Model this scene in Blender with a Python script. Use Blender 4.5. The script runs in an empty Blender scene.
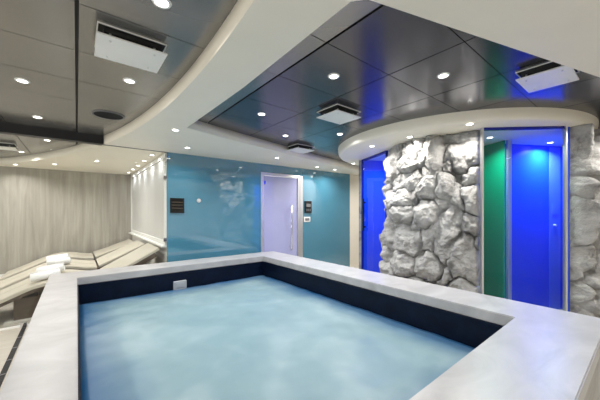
import bpy, bmesh, math, random
from mathutils import Vector, Matrix, noise
random.seed(7)
S = bpy.context.scene
COL = S.collection
PI = math.pi
Z0, Z1, ZT = 2.323, 2.44, 2.62          # white soffit, dark panel ceiling, top of the shell

# ------------------------------------------------------------------ materials
def new_mat(name):
    m = bpy.data.materials.new(name); m.use_nodes = True
    nt = m.node_tree
    return m, nt, nt.nodes['Principled BSDF'], nt.nodes['Material Output']
def setp(b, **k):
    for a, v in k.items():
        b.inputs[a.replace('_', ' ')].default_value = v
def simple(name, col, rough=.5, metal=0., **k):
    m, nt, b, o = new_mat(name)
    setp(b, Base_Color=(*col, 1), Roughness=rough, Metallic=metal, **k)
    return m
def coords(nt, scale=(1, 1, 1)):
    t = nt.nodes.new('ShaderNodeTexCoord'); mp = nt.nodes.new('ShaderNodeMapping')
    mp.inputs['Scale'].default_value = scale
    nt.links.new(t.outputs['Object'], mp.inputs['Vector'])
    return mp.outputs['Vector']
def noise_n(nt, vec, scale, detail=4, rough=.55, dist=0.):
    n = nt.nodes.new('ShaderNodeTexNoise')
    n.inputs['Scale'].default_value = scale; n.inputs['Detail'].default_value = detail
    n.inputs['Roughness'].default_value = rough; n.inputs['Distortion'].default_value = dist
    nt.links.new(vec, n.inputs['Vector']); return n.outputs['Fac']
def ramp(nt, fac, stops):
    r = nt.nodes.new('ShaderNodeValToRGB')
    while len(r.color_ramp.elements) < len(stops): r.color_ramp.elements.new(.5)
    for e, (p, c) in zip(r.color_ramp.elements, stops):
        e.position = p; e.color = (*c, 1)
    nt.links.new(fac, r.inputs['Fac']); return r.outputs['Color']
def bump(nt, fac, b, strength=.3, dist=.02):
    n = nt.nodes.new('ShaderNodeBump'); n.inputs['Strength'].default_value = strength; n.inputs['Distance'].default_value = dist
    nt.links.new(fac, n.inputs['Height']); nt.links.new(n.outputs['Normal'], b.inputs['Normal'])

M = {}
def noisy(name, stops, scale, sc=(1, 1, 1), rough=.5, metal=0., bmp=0., detail=4, dist=0., bdist=.01, **k):
    m, nt, b, o = new_mat(name)
    f = noise_n(nt, coords(nt, sc), scale, detail, .55, dist)
    nt.links.new(ramp(nt, f, stops), b.inputs['Base Color'])
    setp(b, Roughness=rough, Metallic=metal, **k)
    if bmp: bump(nt, f, b, bmp, bdist)
    M[name] = m
    return m
noisy('white_plaster', [(.3, (.84, .795, .69)), (.7, (.87, .825, .72))], 2.5, rough=.55)
noisy('wall_paint', [(.3, (.74, .72, .68)), (.7, (.78, .76, .72))], 3, rough=.6)
noisy('ceiling_metal_lit', [(.25, (.26, .252, .24)), (.75, (.29, .282, .27))], 1.5, sc=(1, 1, 1), rough=.22, metal=.7)  # same panels, painted paler on the left for the bright lounge reflection
noisy('ceiling_metal', [(.25, (.10, .10, .115)), (.75, (.125, .125, .14))], 1.5, sc=(1, 1, 1), rough=.2, metal=.75)
M['joint'] = simple('joint', (.008, .008, .01), .6)
noisy('beam_black', [(.3, (.010, .010, .013)), (.7, (.014, .014, .017))], 5, rough=.45)
noisy('coping_stone', [(.25, (.29, .29, .30)), (.5, (.355, .355, .365)), (.75, (.42, .42, .43))], 2.2, sc=(1, 1.7, 1), rough=.32, dist=1.6, detail=8)
noisy('tub_cladding', [(.3, (.30, .29, .28)), (.7, (.40, .39, .37))], 3, sc=(1, 1, 6), rough=.5)
noisy('tub_liner', [(.35, (.0012, .0035, .012)), (.7, (.0025, .007, .022))], 9, rough=.4, Specular_IOR_Level=.15)
noisy('blue_cladding', [(.3, (.060, .20, .295)), (.7, (.068, .22, .32))], 1.2, rough=.035, IOR=2.2)
noisy('door_glass', [(.3, (.34, .35, .56)), (.7, (.38, .39, .60))], 1.5, rough=.08)
M['steel'] = simple('steel', (.70, .70, .71), .38, .8)
M['chrome'] = simple('chrome', (.8, .8, .82), .08, 1.)
M['white_trim'] = simple('white_trim', (.82, .82, .80), .35)
noisy('diffuser_white', [(.3, (.78, .78, .76)), (.7, (.83, .83, .81))], 4, rough=.35)
M['dark_gap'] = simple('dark_gap', (.006, .006, .008), .7)
M['slat_grey'] = simple('slat_grey', (.14, .14, .15), .4); M['louvre_dark'] = simple('louvre_dark', (.02, .02, .022), .5)
noisy('speaker_mesh', [(.3, (.012, .012, .012)), (.7, (.03, .03, .03))], 160, rough=.9, Specular_IOR_Level=.1)
M['screen_black'] = simple('screen_black', (.006, .006, .007), .12)
M['screen_text'] = simple('screen_text', (.05, .04, .028), .3)
M['switch_white'] = simple('switch_white', (.75, .76, .76), .3)
noisy('lounger_cushion', [(.3, (.42, .385, .32)), (.7, (.49, .455, .385))], 5, sc=(1, 8, 1), rough=.75, bmp=.1)
noisy('lounger_edge', [(.3, (.06, .043, .03)), (.7, (.09, .065, .045))], 6, sc=(1, 9, 9), rough=.5)
noisy('lounger_base', [(.3, (.50, .48, .44)), (.7, (.56, .54, .50))], 4, rough=.5)
noisy('towel', [(.3, (.82, .82, .83)), (.7, (.90, .90, .91))], 90, rough=.95, bmp=.5, bdist=.004)
noisy('wood_floor', [(.25, (.36, .33, .285)), (.5, (.44, .41, .36)), (.75, (.50, .465, .41))], 3, sc=(.6, 9, 1), rough=.4, detail=6)
M['fitting_grey'] = simple('fitting_grey', (.30, .32, .35), .5)
m, nt, b, o = new_mat('lamp_lens'); setp(b, Base_Color=(.9, .9, .9, 1), Emission_Color=(1, .97, .92, 1), Emission_Strength=22.); M['lamp_lens'] = m
# streaked wall of the rest area
m, nt, b, o = new_mat('streaked_panel')
v = coords(nt, (1, 1, .10)); f = noise_n(nt, v, 5.5, 6, .62, .8)
v2 = coords(nt, (1, 1, .03)); f2 = noise_n(nt, v2, 22, 3, .5)
mx = nt.nodes.new('ShaderNodeMath'); mx.operation = 'MULTIPLY_ADD'; mx.inputs[1].default_value = .45
nt.links.new(f2, mx.inputs[0]); nt.links.new(f, mx.inputs[2])
nt.links.new(ramp(nt, mx.outputs[0], [(.45, (.25, .234, .20)), (.70, (.345, .327, .288)), (.95, (.45, .43, .385))]), b.inputs['Base Color'])
setp(b, Roughness=.45); M['streaked_panel'] = m
# translucent white window panel
m, nt, b, o = new_mat('window_panel')
f = noise_n(nt, coords(nt, (1, 6, .2)), 6, 3)
nt.links.new(ramp(nt, f, [(.3, (.58, .58, .575)), (.7, (.68, .68, .675))]), b.inputs['Base Color'])
setp(b, Roughness=.3); M['window_panel'] = m
# carved rock
m, nt, b, o = new_mat('carved_rock')
v = coords(nt); f = noise_n(nt, v, 4.5, 9, .62, .5)
nt.links.new(ramp(nt, f, [(.32, (.17, .168, .165)), (.46, (.345, .342, .336)), (.62, (.47, .466, .458))]), b.inputs['Base Color'])
f2 = noise_n(nt, v, 26, 8, .65); bump(nt, f2, b, .8, .03); setp(b, Roughness=.8); M['carved_rock'] = m
# coloured glass wall panels of the shower
def gloss_panel(name, col, rough=.22):
    m, nt, b, o = new_mat(name); setp(b, Base_Color=(*col, 1), Roughness=rough, IOR=1.5); M[name] = m
gloss_panel('blue_panel', (.010, .085, .78)); gloss_panel('pale_blue_panel', (.10, .22, .78))
gloss_panel('green_panel', (.004, .36, .17)); gloss_panel('deep_blue', (.003, .010, .25))
# clear glass: transparent with a fresnel mirror
def glass(name, tint, ior=1.5):
    m = bpy.data.materials.new(name); m.use_nodes = True; nt = m.node_tree; nt.nodes.clear()
    o = nt.nodes.new('ShaderNodeOutputMaterial'); mix = nt.nodes.new('ShaderNodeMixShader')
    t = nt.nodes.new('ShaderNodeBsdfTransparent'); g = nt.nodes.new('ShaderNodeBsdfGlossy'); fr = nt.nodes.new('ShaderNodeFresnel')
    t.inputs['Color'].default_value = (*tint, 1); g.inputs['Roughness'].default_value = .01; fr.inputs['IOR'].default_value = ior
    ge = nt.nodes.new('ShaderNodeNewGeometry'); sb = nt.nodes.new('ShaderNodeMath'); sb.operation = 'SUBTRACT'; sb.inputs[0].default_value = 1.
    ml = nt.nodes.new('ShaderNodeMath'); ml.operation = 'MULTIPLY'
    nt.links.new(ge.outputs['Backfacing'], sb.inputs[1]); nt.links.new(sb.outputs[0], ml.inputs[0]); nt.links.new(fr.outputs[0], ml.inputs[1])
    nt.links.new(ml.outputs[0], mix.inputs[0]); nt.links.new(t.outputs[0], mix.inputs[1]); nt.links.new(g.outputs[0], mix.inputs[2])
    nt.links.new(mix.outputs[0], o.inputs['Surface']); M[name] = m
glass('clear_glass', (.97, .98, .975), 1.55); glass('blue_glass', (.86, .91, 1.), 1.45)
# bubbling water: pale foam over blue water, foam gathered in the middle of the tub
m, nt, b, o = new_mat('foamy_water')
v = coords(nt); f = noise_n(nt, v, 1.7, 3, .5, .6); fs = noise_n(nt, v, 5.5, 3, .5, .4)
sep = nt.nodes.new('ShaderNodeSeparateXYZ'); nt.links.new(v, sep.inputs[0])
def mth(op, a, bb, clamp=False):
    n = nt.nodes.new('ShaderNodeMath'); n.operation = op; n.use_clamp = clamp
    for i, q in enumerate((a, bb)):
        if isinstance(q, (int, float)): n.inputs[i].default_value = q
        else: nt.links.new(q, n.inputs[i])
    return n.outputs[0]
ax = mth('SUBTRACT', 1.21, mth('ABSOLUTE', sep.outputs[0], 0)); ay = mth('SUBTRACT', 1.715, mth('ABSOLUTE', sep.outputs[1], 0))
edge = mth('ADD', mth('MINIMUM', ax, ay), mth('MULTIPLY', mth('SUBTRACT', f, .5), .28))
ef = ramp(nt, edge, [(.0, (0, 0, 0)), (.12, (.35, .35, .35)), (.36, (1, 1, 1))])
tone = mth('ADD', mth('MULTIPLY', f, .7), mth('MULTIPLY', fs, .3))
foam = ramp(nt, tone, [(.34, (.145, .228, .265)), (.5, (.168, .255, .29)), (.66, (.215, .30, .337))])
mix = nt.nodes.new('ShaderNodeMix'); mix.data_type = 'RGBA'
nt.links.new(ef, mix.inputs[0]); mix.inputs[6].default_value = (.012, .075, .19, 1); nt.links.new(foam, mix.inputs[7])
nt.links.new(mix.outputs[2], b.inputs['Base Color']); setp(b, Roughness=.3, IOR=1.33); M['foamy_water'] = m

# ------------------------------------------------------------------ geometry helpers
def link(name, bm, mat, parent=None, smooth=False):
    bmesh.ops.recalc_face_normals(bm, faces=bm.faces)
    me = bpy.data.meshes.new(name); bm.to_mesh(me); bm.free()
    mats = mat if isinstance(mat, (list, tuple)) else [mat]
    for q in mats: me.materials.append(M[q])
    if smooth:
        for p in me.polygons: p.use_smooth = True
    ob = bpy.data.objects.new(name, me); COL.objects.link(ob)
    if parent: ob.parent = parent
    return ob
def box(bm, lo, hi, bev=0., seg=2, mi=0):
    t = bmesh.new()
    bmesh.ops.create_cube(t, size=1)
    for v in t.verts:
        v.co = Vector([lo[i] + (v.co[i] + .5) * (hi[i] - lo[i]) for i in range(3)])
    if bev: bmesh.ops.bevel(t, geom=list(t.edges), offset=bev, segments=seg, affect='EDGES', profile=.7)
    merge(bm, t, mi)
def merge(bm, t, mi=0):
    vs = [bm.verts.new(v.co) for v in t.verts]
    t.verts.index_update()
    for f in t.faces:
        nf = bm.faces.new([vs[v.index] for v in f.verts]); nf.material_index = mi
    t.free()
def obox(bm, a, b, z0, z1, th, bev=0., mi=0):
    """upright box along plan segment a-b, thickness th centred"""
    a, b = Vector(a), Vector(b); L = (b - a).length; d = (b - a) / L
    t = bmesh.new(); box(t, (0, -th / 2, z0), (L, th / 2, z1), bev)
    for v in t.verts:
        x, y = v.co.x, v.co.y
        v.co.x, v.co.y = a.x + d.x * x - d.y * y, a.y + d.y * x + d.x * y
    merge(bm, t, mi)
def cyl(bm, p, q, r, n=20, r2=None, mi=0):
    p, q = Vector(p), Vector(q); t = bmesh.new()
    bmesh.ops.create_cone(t, cap_ends=True, segments=n, radius1=r, radius2=r if r2 is None else r2, depth=(q - p).length)
    rot = Vector((0, 0, 1)).rotation_difference(q - p).to_matrix().to_4x4()
    bmesh.ops.transform(t, matrix=Matrix.Translation((p + q) / 2) @ rot, verts=t.verts)
    merge(bm, t, mi)
def lathe(bm, prof, c, n=32, mi=0):
    """prof: (r,z) pairs around vertical axis at c"""
    rings = []
    for r, z in prof:
        rings.append([bm.verts.new((c[0] + r * math.cos(2 * PI * k / n), c[1] + r * math.sin(2 * PI * k / n), c[2] + z)) for k in range(n)])
    for a, b in zip(rings, rings[1:]):
        for k in range(n):
            f = bm.faces.new((a[k], a[(k + 1) % n], b[(k + 1) % n], b[k])); f.material_index = mi
def poly_slab(name, outer, holes, z0, z1, mat):
    cu = bpy.data.curves.new(name, 'CURVE'); cu.dimensions = '2D'; cu.fill_mode = 'BOTH'; cu.extrude = (z1 - z0) / 2
    for loop in [outer] + holes:
        sp = cu.splines.new('POLY'); sp.points.add(len(loop) - 1)
        for p, (x, y) in zip(sp.points, loop): p.co = (x, y, 0, 1)
        sp.use_cyclic_u = True
    o = bpy.data.objects.new(name + '_outline', cu); COL.objects.link(o)
    me = bpy.data.meshes.new_from_object(o.evaluated_get(bpy.context.evaluated_depsgraph_get()))
    bpy.data.objects.remove(o)
    bm = bmesh.new(); bm.from_mesh(me); bpy.data.meshes.remove(me)
    bmesh.ops.remove_doubles(bm, verts=bm.verts, dist=1e-4)
    for v in bm.verts: v.co.z += (z0 + z1) / 2
    for f in bm.faces: f.material_index = 0
    return link(name, bm, mat)
def tag(o, label=None, cat=None, group=None, kind=None):
    if label: o['label'] = label
    if cat: o['category'] = cat
    if group: o['group'] = group
    if kind: o['kind'] = kind
    return o
def empty(name, loc, rz=0.):
    o = bpy.data.objects.new(name, None); COL.objects.link(o); o.empty_display_size = .1
    o.location = loc; o.rotation_euler = (0, 0, rz); return o
def struct(o): o['kind'] = 'structure'; return o
def copy_tree(o, parent=None):
    c = o.copy(); COL.objects.link(c)
    if parent: c.parent = parent
    for ch in [x for x in bpy.data.objects if x.parent == o]: copy_tree(ch, c)
    return c

# ------------------------------------------------------------------ room shell
XL, XR, YF, YB, YL = -3.4, 7.2, -2.8, 4.74, 8.33
bm = bmesh.new(); box(bm, (XL, YF, -.1), (XR, YL, 0)); struct(link('floor', bm, 'wood_floor'))
def wall(name, lo, hi, mat='wall_paint'):
    bm = bmesh.new(); box(bm, lo, hi); return struct(link(name, bm, mat))
bm = bmesh.new()
for lo, hi in [((YF, 0), (YL, .35)), ((YF, 2.2), (YL, ZT)), ((YF, .35), (-2.2, 2.2)), ((4.3, .35), (5.2, 2.2)), ((7.8, .35), (YL, 2.2))]:
    box(bm, (XL - .12, lo[0], lo[1]), (XL, hi[0], hi[1]))
struct(link('wall_left', bm, 'wall_paint'))
for k, (ya, yb, nm) in enumerate(((-2.2, 4.3, 4), (5.2, 7.8, 2))):  # unseen windows, added to let soft fill light reach the white ceiling
    bm = bmesh.new()
    for q in range(nm + 1):
        yy = ya + (yb - ya) * q / nm; box(bm, (XL - .09, max(ya, yy - .03), .35), (XL - .03, min(yb, yy + .03), 2.2))
    for z in (.35, 2.15): box(bm, (XL - .085, ya, z), (XL - .035, yb, z + .05))
    wn = struct(link('window_%d' % (k + 2), bm, 'white_trim'))
    bm = bmesh.new(); box(bm, (XL - .065, ya, .36), (XL - .058, yb, 2.19)); link('pane', bm, 'clear_glass', wn)
wall('wall_front', (XL - .12, YF - .12, 0), (XR, YF, ZT))
wall('wall_right', (XR, YF - .12, 0), (XR + .12, YL, ZT))
wall('wall_lounge', (XL, YL, 0), (1.12, YL + .12, ZT), 'streaked_panel')
# back wall with a door opening, then its blue glass cladding
bm = bmesh.new()
for lo, hi in [((1.12, YB + .012, 0), (2.80, YB + .16, ZT)), ((2.80, YB + .012, 2.16), (3.84, YB + .16, ZT)), ((3.84, YB + .012, 0), (XR, YB + .16, ZT))]:
    box(bm, lo, hi)
wb = struct(link('wall_back', bm, 'white_plaster'))
bm = bmesh.new()
for lo, hi in [((1.105, YB, 0), (2.80, YB + .011, Z0)), ((2.802, YB, 2.16), (3.838, YB + .011, Z0)), ((3.84, YB, 0), (5.37, YB + .011, Z0))]:
    box(bm, lo, hi)
link('glass_cladding', bm, 'blue_cladding', wb)
# door
bm = bmesh.new()
box(bm, (2.80, YB - .015, 0), (2.86, YB + .06, 2.16), .004); box(bm, (3.70, YB - .015, 0), (3.84, YB + .06, 2.16), .004); box(bm, (2.86, YB - .015, 2.10), (3.70, YB + .06, 2.16), .004)
box(bm, (3.755, YB - .022, 0), (3.775, YB - .012, 2.15))
d1 = struct(link('door_1', bm, 'steel'))
bm = bmesh.new(); box(bm, (2.865, YB + .01, .01), (3.695, YB + .03, 2.095), .003); link('door_leaf', bm, 'door_glass', d1)
bm = bmesh.new(); cyl(bm, (3.50, YB - .055, .58), (3.50, YB - .055, 1.54), .015)
for z in (.66, 1.46): cyl(bm, (3.50, YB - .055, z), (3.50, YB + .012, z), .010)
box(bm, (3.56, YB + .004, .58), (3.575, YB + .012, 1.54))
link('door_handle', bm, 'chrome', d1, True)
bm = bmesh.new(); box(bm, (2.87, YB + .003, 1.93), (2.91, YB + .012, 2.0), .003); link('hinge', bm, 'chrome', d1)
# rest-area window wall (perpendicular to the blue wall)
wall('wall_window', (1.12, YB + .16, 0), (1.26, YL, ZT), 'wall_paint')
bm = bmesh.new()
y0, y1 = YB + .03, YL - .02
for lo, hi in [((1.08, y0, .86), (1.12, y1, .93)), ((1.08, y0, 2.24), (1.12, y1, 2.31)), ((1.08, y0, .93), (1.12, y0 + .07, 2.24)), ((1.08, y1 - .07, .93), (1.12, y1, 2.24))]:
    box(bm, lo, hi, .006)
w1 = struct(link('window_1', bm, 'white_trim'))
bm = bmesh.new(); box(bm, (1.10, y0 + .06, .92), (1.118, y1 - .06, 2.25)); link('panel', bm, 'window_panel', w1)
bm = bmesh.new(); box(bm, (1.03, y0, .83), (1.12, y1, .86), .006); link('window_sill', bm, 'white_trim', w1)
bm = bmesh.new(); box(bm, (1.10, YB + .03, 0), (1.12, YL, .10)); struct(link('baseboard_window', bm, 'white_trim'))
bm = bmesh.new(); box(bm, (XL, YL - .02, 0), (1.10, YL, .10)); struct(link('baseboard_lounge', bm, 'white_trim'))

# ------------------------------------------------------------------ ceilings
CX, CY, CR = -10.28, 1.977, 10.925
def arc_pts(y0, y1, n, r=CR): return [(CX + math.sqrt(r * r - (y - CY) ** 2), y) for y in [y0 + (y1 - y0) * k / n for k in range(n + 1)]]
arc = arc_pts(YF, YL, 72)
outer = arc + [(XR, YL), (XR, YF)]
hole = [(.955, 3.22), (.975, 1.9), (.945, .83), (.99, .775), (1.9, .505), (2.82, .23), (4.6, -.28), (6.6, -.86), (6.6, 4.45), (5.4, 4.27), (4.51, 4.10), (3.7, 3.94), (2.99, 3.765), (2.1, 3.54), (1.5, 3.38)]
struct(poly_slab('ceiling_soffit', outer, [hole], Z0, Z1 + .02, 'white_plaster'))
# dark metal panels with open joints
bm = bmesh.new()
gx = [-3.4, -2.6, -1.95, -1.30, -.65, 0., 1.21, 1.865, 2.52, 3.17, 3.82, 4.47, 5.12, 5.77, 6.42, 7.2]
gy = [.72 + .535 * k for k in range(-7, 15)]; gy[0] = YF; gy[-1] = YL
for i in range(len(gx) - 1):
    for j in range(len(gy) - 1):
        wide = lambda x: .009 if abs(x) < 1e-6 or abs(x - 1.21) < 1e-6 else .0045
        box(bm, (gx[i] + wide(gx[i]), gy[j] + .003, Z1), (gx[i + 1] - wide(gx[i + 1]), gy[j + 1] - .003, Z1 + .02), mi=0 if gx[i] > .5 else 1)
dk = struct(link('ceiling', bm, ['ceiling_metal', 'ceiling_metal_lit']))
bm = bmesh.new(); box(bm, (XL, YF, Z1 + .02), (XR, YL, ZT)); link('ceiling_backing', bm, 'joint', dk)
# black bulkhead over the glass, across the recess only
xa = CX + math.sqrt(CR ** 2 - (YB - CY) ** 2)
bm = bmesh.new(); box(bm, (XL, YB - .02, Z0), (xa, YB + .10, Z1)); struct(link('trim_1', bm, 'beam_black'))

# ------------------------------------------------------------------ glass partition
gp = empty('glass_partition', (-1.1, YB, 0))
tag(gp, 'tall clear glass partition between the hot tub and the loungers', 'glass wall')
def child(o, p):
    o.parent = p; o.matrix_parent_inverse = Matrix.Translation(-Vector(p.location)) if p.rotation_euler.z == 0 else p.matrix_world.inverted()
    return o
xs = [XL, -1.52, -.21, 1.09]
for a, b_ in zip(xs, xs[1:]):
    bm = bmesh.new(); box(bm, (a + .003, YB + .002, .012), (b_ - .003, YB + .014, Z0 - .006)); child(link('pane', bm, 'clear_glass'), gp)
bm = bmesh.new(); box(bm, (XL, YB - .012, 0), (1.10, YB + .028, .02), .003); child(link('floor_channel', bm, 'white_trim'), gp)
bm = bmesh.new(); box(bm, (xa, YB - .004, Z0 - .008), (1.10, YB + .020, Z0)); child(link('head_channel', bm, 'slat_grey'), gp)
for z in (.30, .95, 1.92, 2.2):
    bm = bmesh.new(); box(bm, (1.06, YB - .008, z - .03), (1.104, YB + .024, z + .03), .003); child(link('glass_clamp', bm, 'chrome'), gp)
bm = bmesh.new(); box(bm, (-.53, YB - .03, 0), (-.47, YB - .013, .06), .004); child(link('floor_bracket', bm, 'chrome'), gp)

# floor channel drain
bm = bmesh.new(); box(bm, (-.515, .3, 0), (-.475, YB - .04, .006))
for k in range(14): box(bm, (-.513, .44 + k * .30, .006), (-.477, .455 + k * .30, .009), mi=1)
tag(link('floor_drain', bm, ['dark_gap', 'slat_grey']), 'narrow black linear drain in the floor left of the tub', 'drain')

# ------------------------------------------------------------------ hot tub
TX0, TX1, TY0, TY1 = -.25, 2.875, .188, 4.44
IX0, IX1, IY0, IY1 = .004, 2.42, .608, 4.02
ht = empty('hot_tub', (1.31, 2.31, 0)); tag(ht, 'large rectangular hot tub with broad pale stone rim', 'hot tub')
def ring(bm, o, i, z0, z1):
    """rectangular ring o=(x0,x1,y0,y1) around i"""
    def loop(r, z): return [bm.verts.new((r[0], r[2], z)), bm.verts.new((r[1], r[2], z)), bm.verts.new((r[1], r[3], z)), bm.verts.new((r[0], r[3], z))]
    ob, ot, ib, it = loop(o, z0), loop(o, z1), loop(i, z0), loop(i, z1)
    for k in range(4):
        n = (k + 1) % 4
        bm.faces.new((ob[k], ob[n], ot[n], ot[k])); bm.faces.new((ib[n], ib[k], it[k], it[n]))
        bm.faces.new((ot[k], ot[n], it[n], it[k])); bm.faces.new((ob[n], ob[k], ib[k], ib[n]))
bm = bmesh.new(); ring(bm, (TX0, TX1, TY0, TY1), (IX0, IX1, IY0, IY1), .565, .65)
bmesh.ops.recalc_face_normals(bm, faces=bm.faces)
bmesh.ops.bevel(bm, geom=list(bm.edges), offset=.006, segments=2, affect='EDGES')
child(link('rim', bm, 'coping_stone'), ht)
bm = bmesh.new(); ring(bm, (TX0 + .04, TX1 - .04, TY0 + .04, TY1 - .04), (IX0 - .05, IX1 + .05, IY0 - .05, IY1 + .05), 0, .565); child(link('outer_casing', bm, 'tub_cladding'), ht)
bm = bmesh.new(); ring(bm, (IX0 - .049, IX1 + .049, IY0 - .049, IY1 + .049), (IX0 + .012, IX1 - .012, IY0 + .012, IY1 - .012), .03, .564)
box(bm, (IX0 - .04, IY0 - .04, .012), (IX1 + .04, IY1 + .04, .029)); child(link('liner', bm, 'tub_liner'), ht)
bm = bmesh.new(); box(bm, (1.01, IY1 - .045, .30), (1.18, IY1 - .010, .455), .014, 3); box(bm, (1.04, IY1 - .052, .37), (1.15, IY1 - .043, .43), .004)
sk = child(link('skimmer_inlet', bm, 'fitting_grey'), ht); sk['label'] = 'small pale inlet fitting at the waterline'
# water
bm = bmesh.new(); nx, ny = 60, 84
wx0, wx1, wy0, wy1 = IX0 + .014, IX1 - .014, IY0 + .014, IY1 - .014
cx, cy = (wx0 + wx1) / 2, (wy0 + wy1) / 2
g = [[None] * (ny + 1) for _ in range(nx + 1)]
for i in range(nx + 1):
    for j in range(ny + 1):
        x, y = wx0 + (wx1 - wx0) * i / nx - cx, wy0 + (wy1 - wy0) * j / ny - cy
        g[i][j] = bm.verts.new((x, y, .012 * noise.noise(Vector((x * 2.2, y * 2.2, 3))) + .006 * noise.noise(Vector((x * 6, y * 6, 8)))))
for i in range(nx):
    for j in range(ny): bm.faces.new((g[i][j], g[i + 1][j], g[i + 1][j + 1], g[i][j + 1]))
low = [bm.verts.new((a, b_, -.30)) for a, b_ in ((wx0 - cx, wy0 - cy), (wx1 - cx, wy0 - cy), (wx1 - cx, wy1 - cy), (wx0 - cx, wy1 - cy))]
bm.faces.new(low[::-1])
rim = [[g[i][0] for i in range(nx + 1)], [g[nx][j] for j in range(ny + 1)], [g[i][ny] for i in range(nx, -1, -1)], [g[0][j] for j in range(ny, -1, -1)]]
for k in range(4): bm.faces.new([low[k]] + [low[(k + 1) % 4]] + rim[k][::-1])
wt = link('bubbling_water', bm, 'foamy_water', None, True); wt.location = (cx, cy, .345)
tag(wt, 'pale blue bubbling water filling the hot tub', 'water', kind='stuff')

# ------------------------------------------------------------------ shower pavilion
PC, PR = (4.62, 2.08), 1.665
bm = bmesh.new()
prof = [(0, .117), (PR + .03, .117), (PR + .028, .075), (PR + .018, .03), (PR, .008), (PR - .02, 0), (0, 0)]
lathe(bm, prof, (0, 0, 0), 120); bmesh.ops.remove_doubles(bm, verts=bm.verts, dist=1e-5)
cn = link('canopy', bm, 'white_plaster', None, True); cn.location = (PC[0], PC[1], Z0)
mod = cn.modifiers.new('split', 'EDGE_SPLIT'); mod.split_angle = math.radians(50)
tag(cn, 'round white lowered canopy above the rock clad shower', 'canopy', kind='structure')

ROCK_L = [(1.031,.71,.157,.151,0,.2),(.429,.538,.147,.115,0,.16),(.708,.713,.167,.148,10,.17),(.739,1.026,.177,.201,-20,.2),(.676,1.386,.157,.122,0,.17),(.333,1.047,.073,.25,0,.15),(1.08,1.065,.122,.236,5,.19),(1.267,1.114,.133,.322,10,.17),(1.352,1.306,.073,.129,0,.2),(1.503,1.229,.108,.114,-10,.19),(1.464,.87,.159,.265,8,.2),(1.233,.606,.091,.108,0,.17),(1.444,.499,.171,.092,0,.17),(.404,1.443,.12,.159,0,.14),(1.031,1.375,.124,.138,0,.19),(.379,1.938,.097,.218,0,.11),(.611,2.129,.175,.248,0,.09),(.785,2.088,.107,.172,0,.15),(.98,2.148,.102,.178,8,.2),(.724,1.762,.238,.121,0,.15),(.595,1.552,.2,.124,-15,.16),(1.055,1.687,.111,.25,12,.2),(1.104,2.092,.084,.222,0,.17),(1.413,2.236,.205,.081,0,.07),(1.434,2.037,.172,.127,0,.15),(1.244,1.688,.101,.156,-10,.16),(1.373,1.564,.082,.152,0,.16),(1.523,1.537,.088,.159,0,.17),(1.523,1.799,.078,.08,0,.16),(1.278,1.888,.066,.107,0,.13),(.903,1.542,.082,.129,0,.1),(.846,1.256,.101,.117,0,.13),(.916,.899,.081,.206,0,.07),(1.187,1.473,.081,.109,0,.15),(1.599,1.074,.05,.157,0,.16),(.333,.753,.08,.147,0,.13),(.333,1.679,.08,.147,0,.12),(1.609,.57,.05,.101,0,.14),(.549,.325,.211,.112,0,.16),(.903,.421,.152,.09,0,.16),
 (.15,.5,.14,.2,0,.13),(.13,.95,.14,.25,0,.15),(.15,1.4,.13,.2,0,.08),(.13,1.85,.14,.25,0,.05),(.15,2.2,.13,.12,0,.04),(1.2,.35,.2,.12,0,.15),(.4,.18,.25,.14,0,.16),(.85,.16,.22,.14,0,.17),(1.25,.15,.2,.13,0,.16),(1.55,.2,.12,.2,0,.15)]
ROCK_R = [(.101,2.062,.095,.239,0,.16),(.315,1.908,.156,.199,10,.12),(.069,1.682,.072,.152,-10,.15),(.279,1.521,.162,.154,20,.15),(.069,1.281,.085,.217,0,.17),(.315,1.135,.156,.199,0,.14),(.101,.846,.121,.195,8,.17),(.352,.724,.2,.199,0,.15),(.08,.521,.094,.13,0,.15),(.315,.418,.188,.132,0,.15),(.154,1.465,.071,.098,0,.07),(.189,2.26,.236,.076,0,.06),
 (.6,2.0,.18,.2,0,.16),(.62,1.6,.17,.2,15,.15),(.6,1.15,.18,.22,-10,.16),(.62,.7,.18,.2,0,.15),(.6,.3,.2,.2,0,.16),(.85,1.8,.15,.25,0,.15),(.86,1.3,.14,.25,0,.14),(.85,.8,.15,.25,0,.16),(.86,.35,.14,.2,0,.15),(.15,.18,.2,.16,0,.15),(.86,2.15,.14,.14,0,.13)]
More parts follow.
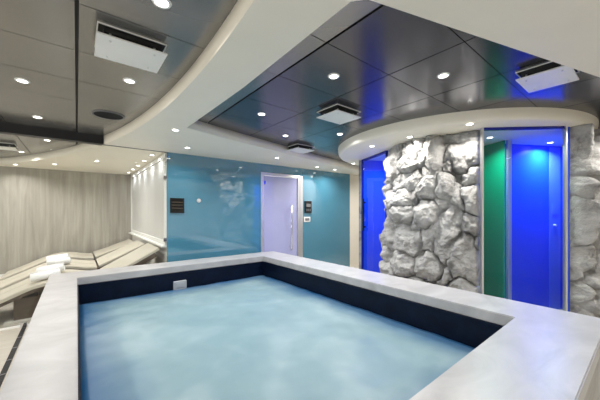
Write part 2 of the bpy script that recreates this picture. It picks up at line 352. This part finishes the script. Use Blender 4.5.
def rock(name, path, B, nu, nv, sink, seed, ramp_in=.03):
    P = [Vector((*p, 0)) for p in path]
    L = [0]
    for a, b_ in zip(P, P[1:]): L.append(L[-1] + (b_ - a).length)
    def at(u):
        for k in range(len(P) - 1):
            if u <= L[k + 1] or k == len(P) - 2:
                t = (u - L[k]) / (L[k + 1] - L[k]); return P[k].lerp(P[k + 1], t)
    def nrm(u):
        d = at(min(u + .12, L[-1])) - at(max(u - .12, 0)); d.normalize(); return Vector((-d.y, d.x, 0))
    sgn = 1 if nrm(L[-1] / 2).dot(Vector((-1, -1, 0))) > 0 else -1
    def height(u, z):
        o = Vector((u * 1.0 + seed, z, seed * .37))
        u += .055 * noise.fractal(o * 4.5, 1., 2., 3); z += .075 * noise.fractal(o * 4.5 + Vector((9, 4, 2)), 1., 2., 3)
        h = .02 + .03 * noise.noise(o * 3.3); hb = h - .03
        for k, (bu, bz, ru, rz, rot, hh) in enumerate(B):
            du, dz = u - bu, z - bz
            if abs(du) > .5 or abs(dz) > .5: continue
            a = math.radians(rot + 16 * math.sin(k * 2.3)); x = (du * math.cos(a) - dz * math.sin(a)) / (ru * 1.30); y = (du * math.sin(a) + dz * math.cos(a)) / (rz * 1.30)
            hh = hh * (.62 + .62 * ((k * .618 + .31) % 1))
            r2 = abs(x) ** 2.6 + abs(y) ** 2.6
            if r2 >= 1: continue
            t = (1 - r2) ** .5
            for q in range(4):                      # chiselled faces
                w = k * 1.9 + q * 1.57 + .5 * math.sin(k * 5.1 + q * 2.2)
                t = min(t, 1.04 - .10 * math.sin(k * 3.3 + q * 4.1) - (.42 + .2 * math.sin(k * 2.7 + q)) * (math.cos(w) * x + math.sin(w) * y))
            t = hh * max(t, 0)
            if t > h: hb, h = h, t
            elif t > hb: hb = t
        h -= max(.012, .055 + .09 * noise.noise(o * 2.7 + Vector((3, 3, 3)))) * max(0., 1 - (h - hb) / .04) ** 1.5
        if ramp_in > .1: h *= 1.35
        o2 = o + Vector((noise.noise(o * 4), noise.noise(o * 4 + Vector((7, 1, 3))), 0)) * .05
        rg = noise.ridged_multi_fractal(o2 * 2.4, .9, 2.1, 6, 1., 2.)
        h += .034 * (rg - 1.0) + .036 * noise.fractal(o2 * 5, .8, 2., 6) + .02
        return h - sink
    bm = bmesh.new(); G = []
    ztop = Z0 - .002
    for i in range(nu + 1):
        u = L[-1] * i / nu; p = at(u); n = nrm(u) * sgn; row = []
        for j in range(nv + 1):
            z = ztop * j / nv
            e = min(1, (i / nu) / ramp_in, (1 - i / nu) / .03)
            row.append(bm.verts.new(p + n * (height(u, z) * e - (1 - e) * sink) + Vector((0, 0, z))))
        G.append(row)
    for i in range(nu):
        for j in range(nv): bm.faces.new((G[i][j], G[i + 1][j], G[i + 1][j + 1], G[i][j + 1]))
    # back of the panel
    K = []
    for i in range(0, nu + 1):
        u = L[-1] * i / nu; p = at(u) - nrm(u) * sgn * (sink + .012); K.append((bm.verts.new((p.x, p.y, 0)), bm.verts.new((p.x, p.y, ztop))))
    for i in range(nu):
        bm.faces.new((K[i][0], K[i][1], K[i + 1][1], K[i + 1][0])); bm.faces.new((G[i][0], K[i][0], K[i + 1][0], G[i + 1][0])); bm.faces.new((G[i][nv], G[i + 1][nv], K[i + 1][1], K[i][1]))
    for i, c in ((0, K[0]), (nu, K[-1])): bm.faces.new([G[i][j] for j in range(nv + 1)] + [c[1], c[0]])
    return link(name, bm, 'carved_rock', None, True)
PATH_L = [(3.84, 2.62), (3.56, 2.44), (3.46, 2.2), (3.43, 1.9), (3.46, 1.5), (3.55, 1.19)]
PATH_R = [(4.195, .56), (4.3, .47), (4.5, .40), (4.75, .36), (5.1, .36)]
tag(rock('rock_wall', PATH_L, ROCK_L, 210, 280, .09, 3.1), 'wide carved grey white rock cladding between the two blue shower doors', 'rock wall')
tag(rock('rock_wall', PATH_R, ROCK_R, 130, 260, .05, 11.7, .12), 'carved rock cladding right of the wide blue shower door', 'rock wall')

PATH_B = [(4.03, 3.30), (4.35, 3.50), (4.75, 3.60), (5.25, 3.55), (5.75, 3.25)]
struct(rock('wall_shower_rear', PATH_B, [(u + du, z, .15, .2, r, h) for k, (u, du, z, r, h) in enumerate([(.1 + .22 * i, .05 * (j % 2), .2 + .34 * j, 20 * math.sin(i * 3 + j), .12 + .05 * math.sin(i * 7 + j * 3)) for i in range(9) for j in range(7)])], 90, 120, .02, 5.5))

# main shower: glass front, coloured walls inside
A_, B_ = Vector((3.515, 1.19)), Vector((4.165, .585)); D_ = (B_ - A_).normalized()
sd = empty('shower_enclosure', (3.855, .875, 0)); tag(sd, 'wide glass fronted shower with green and bright blue walls inside', 'shower')
bm = bmesh.new(); obox(bm, A_ + D_ * .03, B_ - D_ * .03, .02, Z0 - .03, .012); child(link('glass_front', bm, 'blue_glass'), sd)
for p in (A_, B_ - D_ * .022):
    bm = bmesh.new(); obox(bm, p, p + D_ * .022, 0, Z0, .04, .004); child(link('frame_post', bm, 'steel'), sd)
bm = bmesh.new(); obox(bm, A_ + D_ * .03, B_ - D_ * .03, Z0 - .03, Z0, .03); child(link('head_rail', bm, 'deep_blue'), sd)
bm = bmesh.new(); obox(bm, (4.37, 1.205), (4.66, 1.71), 0, Z0, .02); q = child(link('green_panel', bm, 'green_panel'), sd); q['label'] = 'green glass panel'
bm = bmesh.new(); obox(bm, (4.38, 1.18), (4.415, 1.15), 0, Z0, .04, .004); child(link('panel_post', bm, 'steel'), sd)
bm = bmesh.new(); obox(bm, (4.50, 1.33), (5.52, .775), 0, Z0, .03); q = child(link('back_panel', bm, 'blue_panel'), sd); q['label'] = 'bright blue back panel'
bm = bmesh.new(); obox(bm, (5.235, .915), (5.40, .826), 0, Z0 - .02, .012); q = child(link('control_panel', bm, 'pale_blue_panel'), sd); q['label'] = 'paler blue strip with shower controls'
bm = bmesh.new(); obox(bm, (5.275, .884), (5.36, .838), 1.35, 1.52, .014, .002); child(link('shower_control', bm, 'pale_blue_panel'), sd)
bm = bmesh.new(); cyl(bm, (5.30, .872, 1.20), (5.285, .846, 1.20), .016); child(link('button', bm, 'switch_white'), sd)
bm = bmesh.new(); obox(bm, (4.22, .575), (5.52, .715), 0, Z0, .02); child(link('side_panel', bm, 'blue_panel'), sd)
# narrow shower at the left of the rock
A2, B2 = Vector((4.03, 3.26)), Vector((3.70, 2.52)); D2 = (B2 - A2).normalized(); N2 = Vector((-D2.y, D2.x))
if N2.x < 0: N2 = -N2
s2 = empty('shower_enclosure', ((A2.x + B2.x) / 2, (A2.y + B2.y) / 2, 0)); tag(s2, 'narrow blue glass shower door left of the big rock cladding', 'shower')
bm = bmesh.new(); obox(bm, A2 + D2 * .02, B2 - D2 * .02, .02, Z0 - .035, .012); child(link('glass_front', bm, 'blue_glass'), s2)
for p in (A2, B2 - D2 * .02):
    bm = bmesh.new(); obox(bm, p, p + D2 * .02, 0, Z0, .04, .003); child(link('frame_post', bm, 'deep_blue'), s2)
bm = bmesh.new(); obox(bm, A2 + D2 * .02, B2 - D2 * .02, Z0 - .035, Z0, .03); child(link('head_rail', bm, 'deep_blue'), s2)
bm = bmesh.new(); obox(bm, A2 + N2 * .55 - D2 * .1, B2 + N2 * .55 + D2 * .1, 0, Z0, .03); child(link('back_panel', bm, 'blue_panel'), s2)
bm = bmesh.new(); obox(bm, A2 + N2 * .04 + D2 * -.02, A2 + N2 * .55 - D2 * .02, 0, Z0, .02); child(link('side_panel', bm, 'blue_panel'), s2)
bm = bmesh.new(); obox(bm, B2 + N2 * .06 + D2 * .03, B2 + N2 * .55 + D2 * .03, 0, Z0, .02); child(link('side_panel', bm, 'blue_panel'), s2)
hp = A2 + D2 * .09 - N2 * .04
bm = bmesh.new(); obox(bm, hp, hp + D2 * .04, 1.05, 1.62, .025, .004)
for z in (1.12, 1.55): obox(bm, hp + D2 * .012 + N2 * .02, hp + D2 * .028 + N2 * .02, z - .012, z + .012, .05)
child(link('door_handle', bm, 'screen_black'), s2)

# ------------------------------------------------------------------ loungers and towels
PROF = [(1.02, .83), (.88, .745), (.70, .625), (.52, .51), (.40, .445), (.28, .415), (.12, .432), (-.05, .47), (-.2, .485), (-.35, .47), (-.5, .428), (-.7, .34), (-.9, .25), (-1.1, .17)]
def cat(P, n):
    out = []
    for i in range(len(P) - 1):
        p0, p1, p2, p3 = P[max(i - 1, 0)], P[i], P[i + 1], P[min(i + 2, len(P) - 1)]
        for k in range(n):
            t = k / n
            out.append(tuple(.5 * (2 * p1[a] + (p2[a] - p0[a]) * t + (2 * p0[a] - 5 * p1[a] + 4 * p2[a] - p3[a]) * t * t + (3 * p1[a] - p0[a] - 3 * p2[a] + p3[a]) * t ** 3) for a in (0, 1)))
    out.append(P[-1]); return out
def ribbon(bm, pts, y0, y1, up, dn, inset=.012):
    """swept slab along pts in XZ between y0 and y1; up/dn offsets along the normal"""
    rows = []
    for i, (x, z) in enumerate(pts):
        a, b_ = pts[max(i - 1, 0)], pts[min(i + 1, len(pts) - 1)]
        tx, tz = b_[0] - a[0], b_[1] - a[1]; l = math.hypot(tx, tz); nx_, nz_ = tz / l, -tx / l
        if nz_ < 0: nx_, nz_ = -nx_, -nz_
        f = lambda y, o: bm.verts.new((x + nx_ * o, y, z + nz_ * o))
        rows.append([f(y0, dn), f(y0, up - inset), f(y0 + inset, up), f(y1 - inset, up), f(y1, up - inset), f(y1, dn)])
    for a, b_ in zip(rows, rows[1:]):
        for k in range(6): bm.faces.new((a[k], a[(k + 1) % 6], b_[(k + 1) % 6], b_[k]))
    bm.faces.new(rows[0]); bm.faces.new(rows[-1][::-1])
def make_lounger(hd):
    CURVE = cat([p for p in PROF if p[0] < .3], 4); BACK_LINE = [(1.02, hd), (.95, hd - .037), (.64, hd - .037 - .31 * (hd - .46) / .65), (.305, .432)]
    root = empty('wave_lounger', (0, 0, 0)); W = .44
    bm = bmesh.new()
    for y0, y1 in ((-W, -.012), (.012, W)): ribbon(bm, CURVE, y0, y1, 0, -.045)
    link('seat_cushion', bm, 'lounger_cushion', root)
    bm = bmesh.new(); ribbon(bm, BACK_LINE, -W, W, .006, -.034); bk = link('backrest', bm, 'lounger_cushion', root)
    bm = bmesh.new(); ribbon(bm, BACK_LINE[1:], -W + .003, W - .003, -.035, -.105, .004); link('backrest_frame', bm, 'lounger_edge', bk)
    bm = bmesh.new(); ribbon(bm, CURVE[:-1], -W + .004, W - .004, -.046, -.085, .004); link('frame', bm, 'lounger_edge', root)
    bm = bmesh.new(); box(bm, (-.62, -.36, .03), (.62, .36, .30), .01); ribbon(bm, [(.45, .40), (.35, .35), (.2, .33), (0, .35), (-.2, .37), (-.4, .34)], -.34, .34, .03, -.08, .004)
    link('plinth', bm, 'lounger_edge', root)
    bm = bmesh.new(); box(bm, (-.70, -.42, 0), (.70, .42, .03), .006); link('base_plate', bm, 'lounger_base', root)
    for y in (-.38, .36):
        bm = bmesh.new(); t = bmesh.new(); box(t, (-.02, y - .0, 0), (.02, y + .03, .50))
        bmesh.ops.transform(t, matrix=Matrix.Translation((.60, 0, .03)) @ Matrix.Rotation(math.radians(22), 4, 'Y'), verts=t.verts)
        for v in t.verts:
            v.co.z = min(v.co.z, .52)
        merge(bm, t); link('back_support', bm, 'lounger_edge', root)
    return root
LB = ['cream wave shaped lounger nearest the glass partition, two towels on it', 'middle cream wave shaped lounger, second back from the glass', 'rearmost cream wave shaped lounger, farthest from the glass partition']
for i, (y, hd) in enumerate(((5.33, .81), (6.54, .765), (7.78, .70))):
    o = make_lounger(hd)
    o.location = (0, y, 0); tag(o, LB[i], 'lounger', 'wave loungers in the rest area')
def make_towel(r=.058, L=.30):
    bm = bmesh.new(); pts = []
    n = 90
    for k in range(n + 1):
        a = k / n * 2 * PI * 3.2; rr = .010 + (r - .010) * k / n
        pts.append((math.cos(a) * rr * 1.35, math.sin(a) * rr * .88))
    th = .011; rows = []
    for i, (y, z) in enumerate(pts):
        a, b_ = pts[max(i - 1, 0)], pts[min(i + 1, n)]
        ty, tz = b_[0] - a[0], b_[1] - a[1]; l = math.hypot(ty, tz); ny_, nz_ = tz / l, -ty / l
        w = [L / 2 * (1 + .02 * math.sin(i * .35)), L / 2 * (1 + .02 * math.cos(i * .31))]
        rows.append([bm.verts.new((-w[0], y, z)), bm.verts.new((w[1], y, z)), bm.verts.new((w[1], y + ny_ * th, z + nz_ * th)), bm.verts.new((-w[0], y + ny_ * th, z + nz_ * th))])
    for a, b_ in zip(rows, rows[1:]):
        for k in range(4): bm.faces.new((a[k], a[(k + 1) % 4], b_[(k + 1) % 4], b_[k]))
    bm.faces.new(rows[0]); bm.faces.new(rows[-1][::-1])
    return link('rolled_towel', bm, 'towel', None, True)
tw = make_towel()
TW = [(-.33, 5.10, .538, .10, 'rolled white towel on the nearest lounger, closest to the tub corner'),
      (-.30, 5.52, .546, -.08, 'rolled white towel on the nearest lounger, farther from the tub'),
      (-.24, 6.26, .547, .12, 'rolled white towel on the near side of the middle lounger'),
      (-.27, 6.72, .547, -.05, 'rolled white towel on the far side of the middle lounger')]
for i, (x, y, z, rz, lb) in enumerate(TW):
    o = tw if i == 0 else tw.copy()
    if i: COL.objects.link(o)
    o.location = (x, y, z); o.rotation_euler = (0, -.12 if x < -.25 else .0, rz); tag(o, lb, 'towel', 'rolled towels on the loungers')

# ------------------------------------------------------------------ wall fittings on the blue wall
def fit(name, label, cat_, parts, loc):
    r = empty(name, loc); tag(r, label, cat_)
    for n, fn, mt in parts:
        bm = bmesh.new(); fn(bm); link(n, bm, mt, r)
    return r
fit('wall_display', 'square black control display at the left end of the blue glass wall', 'display', [
    ('housing', lambda bm: box(bm, (-.105, -.022, -.118), (.105, 0, .118), .004), 'screen_black'),
    ('screen', lambda bm: [box(bm, (-.085, -.0235, z), (.085, -.0222, z + .016)) for z in (-.05, 0.0, .045)], 'screen_text')], (1.255, YB, 1.487))
fit('wall_sensor', 'small round silver button on the blue wall right of the black display', 'sensor', [
    ('rosette', lambda bm: cyl(bm, (0, 0, 0), (0, -.012, 0), .034, 28), 'steel'), ('button', lambda bm: cyl(bm, (0, -.012, 0), (0, -.020, 0), .020, 24, .016), 'switch_white')], (1.60, YB, 1.575))
fit('card_reader', 'black wall card reader right of the pale door', 'card reader', [
    ('housing', lambda bm: box(bm, (-.095, -.03, -.13), (.095, 0, .13), .008), 'screen_black'), ('screen', lambda bm: box(bm, (-.06, -.0315, .0), (.06, -.030, .07)), 'slat_grey'),
    ('keypad', lambda bm: [box(bm, (-.06 + .045 * i, -.033, -.09 + .028 * j), (-.03 + .045 * i, -.030, -.072 + .028 * j)) for i in range(3) for j in range(2)], 'slat_grey')], (3.985, YB, 1.49))
fit('light_switch', 'white switch plate on the blue wall below the card reader', 'switch', [
    ('plate', lambda bm: box(bm, (-.09, -.012, -.055), (.09, 0, .055), .004), 'switch_white'), ('rocker', lambda bm: box(bm, (-.06, -.018, -.028), (.06, -.012, .028), .003), 'slat_grey')], (3.965, YB, 1.215))

# ------------------------------------------------------------------ ceiling air diffusers, speaker
def make_diffuser():
    r = empty('air_diffuser', (0, 0, Z1)); a, b_ = .178, .152
    bm = bmesh.new(); ring(bm, (-a, a, -b_, b_), (-a + .006, a - .006, -b_ + .006, b_ - .006), -.008, -.001); link('frame', bm, 'diffuser_white', r)
    bm = bmesh.new(); box(bm, (-a + .006, -b_ + .006, -.004), (a - .006, b_ - .006, -.001)); link('duct_opening', bm, 'dark_gap', r)
    bm = bmesh.new()
    for k in (1, 2): ring(bm, (-a + .03 * k, a - .03 * k, -b_ + .03 * k, b_ - .03 * k), (-a + .03 * k + .004, a - .03 * k - .004, -b_ + .03 * k + .004, b_ - .03 * k - .004), -.030, -.005)
    link('louvre', bm, 'louvre_dark', r)
    bm = bmesh.new(); box(bm, (-.180, -.150, -.064), (.180, .150, -.055), .003); link('plate', bm, 'diffuser_white', r)
    for x in (-.115, .115):
        for y in (-.10, .10):
            bm = bmesh.new(); cyl(bm, (x, y, -.070), (x, y, -.004), .006, 12); link('screw', bm, 'steel', r)
    return r
VENT = [(.265, 2.04, 'large white air diffuser plate in the grey ceiling at upper left'),
        (2.75, .49, 'white air diffuser lit blue in the dark ceiling by the white edge at right'),
        (2.15, 2.05, 'square white air diffuser in the middle of the dark ceiling'),
        (2.84, 3.60, 'white air diffuser by the far white soffit near the lone blue wall end'),
        (-.93, 6.30, 'white air diffuser seen through the glass partition at the left edge')]
VENT[3] = (2.84, 3.56, 'white air diffuser at the far edge of the dark ceiling above the pale door')
pv = make_diffuser()
for i, (x, y, lb) in enumerate(VENT):
    o = pv if i == 0 else copy_tree(pv)
    o.location = (x, y, Z1); tag(o, lb, 'air vent', 'ceiling air diffusers')
sp = empty('ceiling_speaker', (.27, 3.67, Z1)); tag(sp, 'round dark speaker grille in the grey ceiling by the curved white edge', 'speaker')
bm = bmesh.new(); lathe(bm, [(.150, 0), (.150, -.008), (.136, -.010), (.134, -.004)], (0, 0, 0), 40); link('rim', bm, 'slat_grey', sp)
bm = bmesh.new(); cyl(bm, (0, 0, -.006), (0, 0, -.001), .135, 40); link('grille', bm, 'speaker_mesh', sp)

# ------------------------------------------------------------------ downlights
def make_light():
    r = empty('recessed_downlight', (0, 0, 0))
    bm = bmesh.new(); lathe(bm, [(.030, -.002), (.033, -.006), (.043, -.005), (.046, 0)], (0, 0, 0), 28); link('trim_ring', bm, 'white_trim', r, True)
    bm = bmesh.new(); cyl(bm, (0, 0, -.004), (0, 0, -.001), .033, 24); link('lens', bm, 'lamp_lens', r)
    return r
LAMPS = {}
def lamp_data(p, col, spread=150):
    k = (p, col, spread)
    if k not in LAMPS:
        l = bpy.data.lights.new('downlight_bulb', 'AREA'); l.shape = 'DISK'; l.size = .064; l.energy = p; l.color = col; l.spread = math.radians(spread); LAMPS[k] = l
    return LAMPS[k]
WARM = (1., .955, .89); COOL = (.96, .98, 1.)
P1, P2 = 20., 17.5
DL = [ # x, y, z, power, colour, label
 (.33, 1.52, Z1, P1, WARM, 'downlight in the grey ceiling at the top edge, above the large air diffuser'),
 (.33, 2.60, Z1, P1, WARM, 'downlight in the grey ceiling between the large air diffuser and round speaker'),
 (-.34, 3.13, Z1, P1, WARM, 'downlight in the grey ceiling nearest the left edge of the photo'),
 (-.34, 4.24, Z1, P1, WARM, 'downlight in the grey ceiling just before the black bulkhead'),
 (-.34, 5.53, Z1, P1, WARM, 'downlight in the grey ceiling seen through glass just below the black bulkhead'),
 (-.76, 6.90, Z1, P1, WARM, 'downlight in the grey ceiling behind glass, near the curved edge'),
 (1.55, 1.53, Z1, P1, COOL, 'downlight in the dark ceiling centred near the long black joint'),
 (1.55, 2.61, Z1, P1, COOL, 'downlight in the dark ceiling nearest the broad white curved band'),
 (2.25, 3.15, Z1, P1, COOL, 'downlight in the dark ceiling nearest the far white soffit and door'),
 (2.78, 2.63, Z1, P1, COOL, 'downlight in the dark ceiling between the square diffuser and round canopy'),
 (2.20, 1.00, Z1, P1, COOL, 'downlight in the dark ceiling at right, above the rock cladding'),
 (.88, 3.38, Z0, P2, WARM, 'downlight in the white soffit above the left end of the blue wall'),
 (1.26, 4.21, Z0, P2, WARM, 'downlight in the white soffit right over the black wall display'),
 (2.71, 4.05, Z0, P2, WARM, 'downlight in the white soffit above the pale door'),
 (3.94, 4.38, Z0, P2, WARM, 'downlight in the white soffit above the card reader'),
 (4.49, 4.40, Z0, P2, WARM, 'downlight in the white soffit beside the tip of the round canopy'),
 (3.28, 2.48, Z0, P2, WARM, 'downlight under the round canopy beside the narrow blue shower'),
 (3.24, 1.88, Z0, P2, WARM, 'downlight under the round canopy over the left half of the rock cladding'),
 (3.26, 1.21, Z0, P2, WARM, 'downlight under the round canopy over the right half of the rock cladding'),
 (.29, 6.39, Z0, P2, WARM, 'downlight in the white ceiling behind glass, midway to the window panel'),
 (-.34, 7.31, Z0, P2, WARM, 'downlight in the white ceiling close to the streaked back wall'),
 (-.95, 7.85, Z0, P2, WARM, 'downlight in the white ceiling where the curve meets the streaked wall'),
 (.97, 5.13, Z0, 4.5, COOL, 'first downlight from the glass in the row along the white window panel'),
 (.97, 5.80, Z0, 4.5, COOL, 'second downlight from the glass in the row along the white window panel'),
 (.97, 6.50, Z0, 4.5, COOL, 'third downlight from the glass in the row along the white window panel'),
 (.97, 7.15, Z0, 4.5, COOL, 'fourth downlight from the glass in the row along the white window panel'),
 (.97, 7.80, Z0, 4.5, COOL, 'last downlight in the row along the window panel, by the streaked wall'),
 (4.99, .86, Z0, 44., (.55, .74, 1.), 'bright blue white downlight inside the wide shower'),
 (4.12, 2.72, Z0, 26., (.50, .70, 1.), 'blue downlight inside the narrow left shower'),
 (4.05, 1.27, Z0, 22., (.75, 1., .85), 'downlight over the green panel inside the wide shower'),
]
FILL_DL = [(-.34, -.6, Z1), (-1.6, .4, Z1), (-1.6, 2.6, Z1), (-1.6, 4.2, Z1), (-2.8, 3.1, Z1), (-1.7, 6.9, Z1), (-2.8, 6.0, Z1), (1.6, -.7, Z0), (1.6, -1.9, Z0), (3.3, -1.2, Z0), (4.15, -.04, Z1), (4.2, 3.62, Z0), (5.0, 3.72, Z0), (5.0, -1.4, Z0), (.2, -1.8, Z1), (-1.8, -1.6, Z1), (6.2, 2.2, Z1), (6.3, 4.1, Z1)]  # extra unseen lamps, added to brighten the room and the rock
pl = make_light()
def add_light(i, x, y, z, p, col, label):
    o = copy_tree(pl)
    o.location = (x, y, z - .0005); tag(o, label, 'downlight', 'recessed ceiling downlights')
    l = bpy.data.objects.new('bulb', lamp_data(p, col)); COL.objects.link(l); l.location = (0, 0, -.010); l.parent = o
for i, (x, y, z, p, col, lb) in enumerate(DL): add_light(i, x, y, z, p, col, lb)
for x, y, z in FILL_DL: add_light(1, x, y, z, 23., WARM, 'added unseen fill downlight in the ceiling outside the frame')
for ch in list(pl.children): bpy.data.objects.remove(ch)
bpy.data.objects.remove(pl)

# ------------------------------------------------------------------ world, camera, view
w = bpy.data.worlds.new('World'); S.world = w; w.use_nodes = True
w.node_tree.nodes['Background'].inputs[0].default_value = (1, .96, .90, 1); w.node_tree.nodes['Background'].inputs[1].default_value = 5.
cam = bpy.data.cameras.new('Camera'); co = bpy.data.objects.new('Camera', cam); COL.objects.link(co)
co.location = (0, 0, 1.4); co.rotation_euler = (PI / 2, 0, -math.radians(38.5))
cam.sensor_width = 36; cam.lens = 36 * 280.6 / 600; cam.shift_y = 11 / 600; cam.clip_start = .02
S.camera = co
vs = S.view_settings
vs.view_transform = 'Standard'; vs.look = 'None'; vs.exposure = -1.0; vs.gamma = 1.; vs.use_curve_mapping = False
S.cycles.use_denoising = True
S.cycles.max_bounces = 10; S.cycles.diffuse_bounces = 6; S.cycles.transparent_max_bounces = 12; S.cycles.sample_clamp_indirect = 6
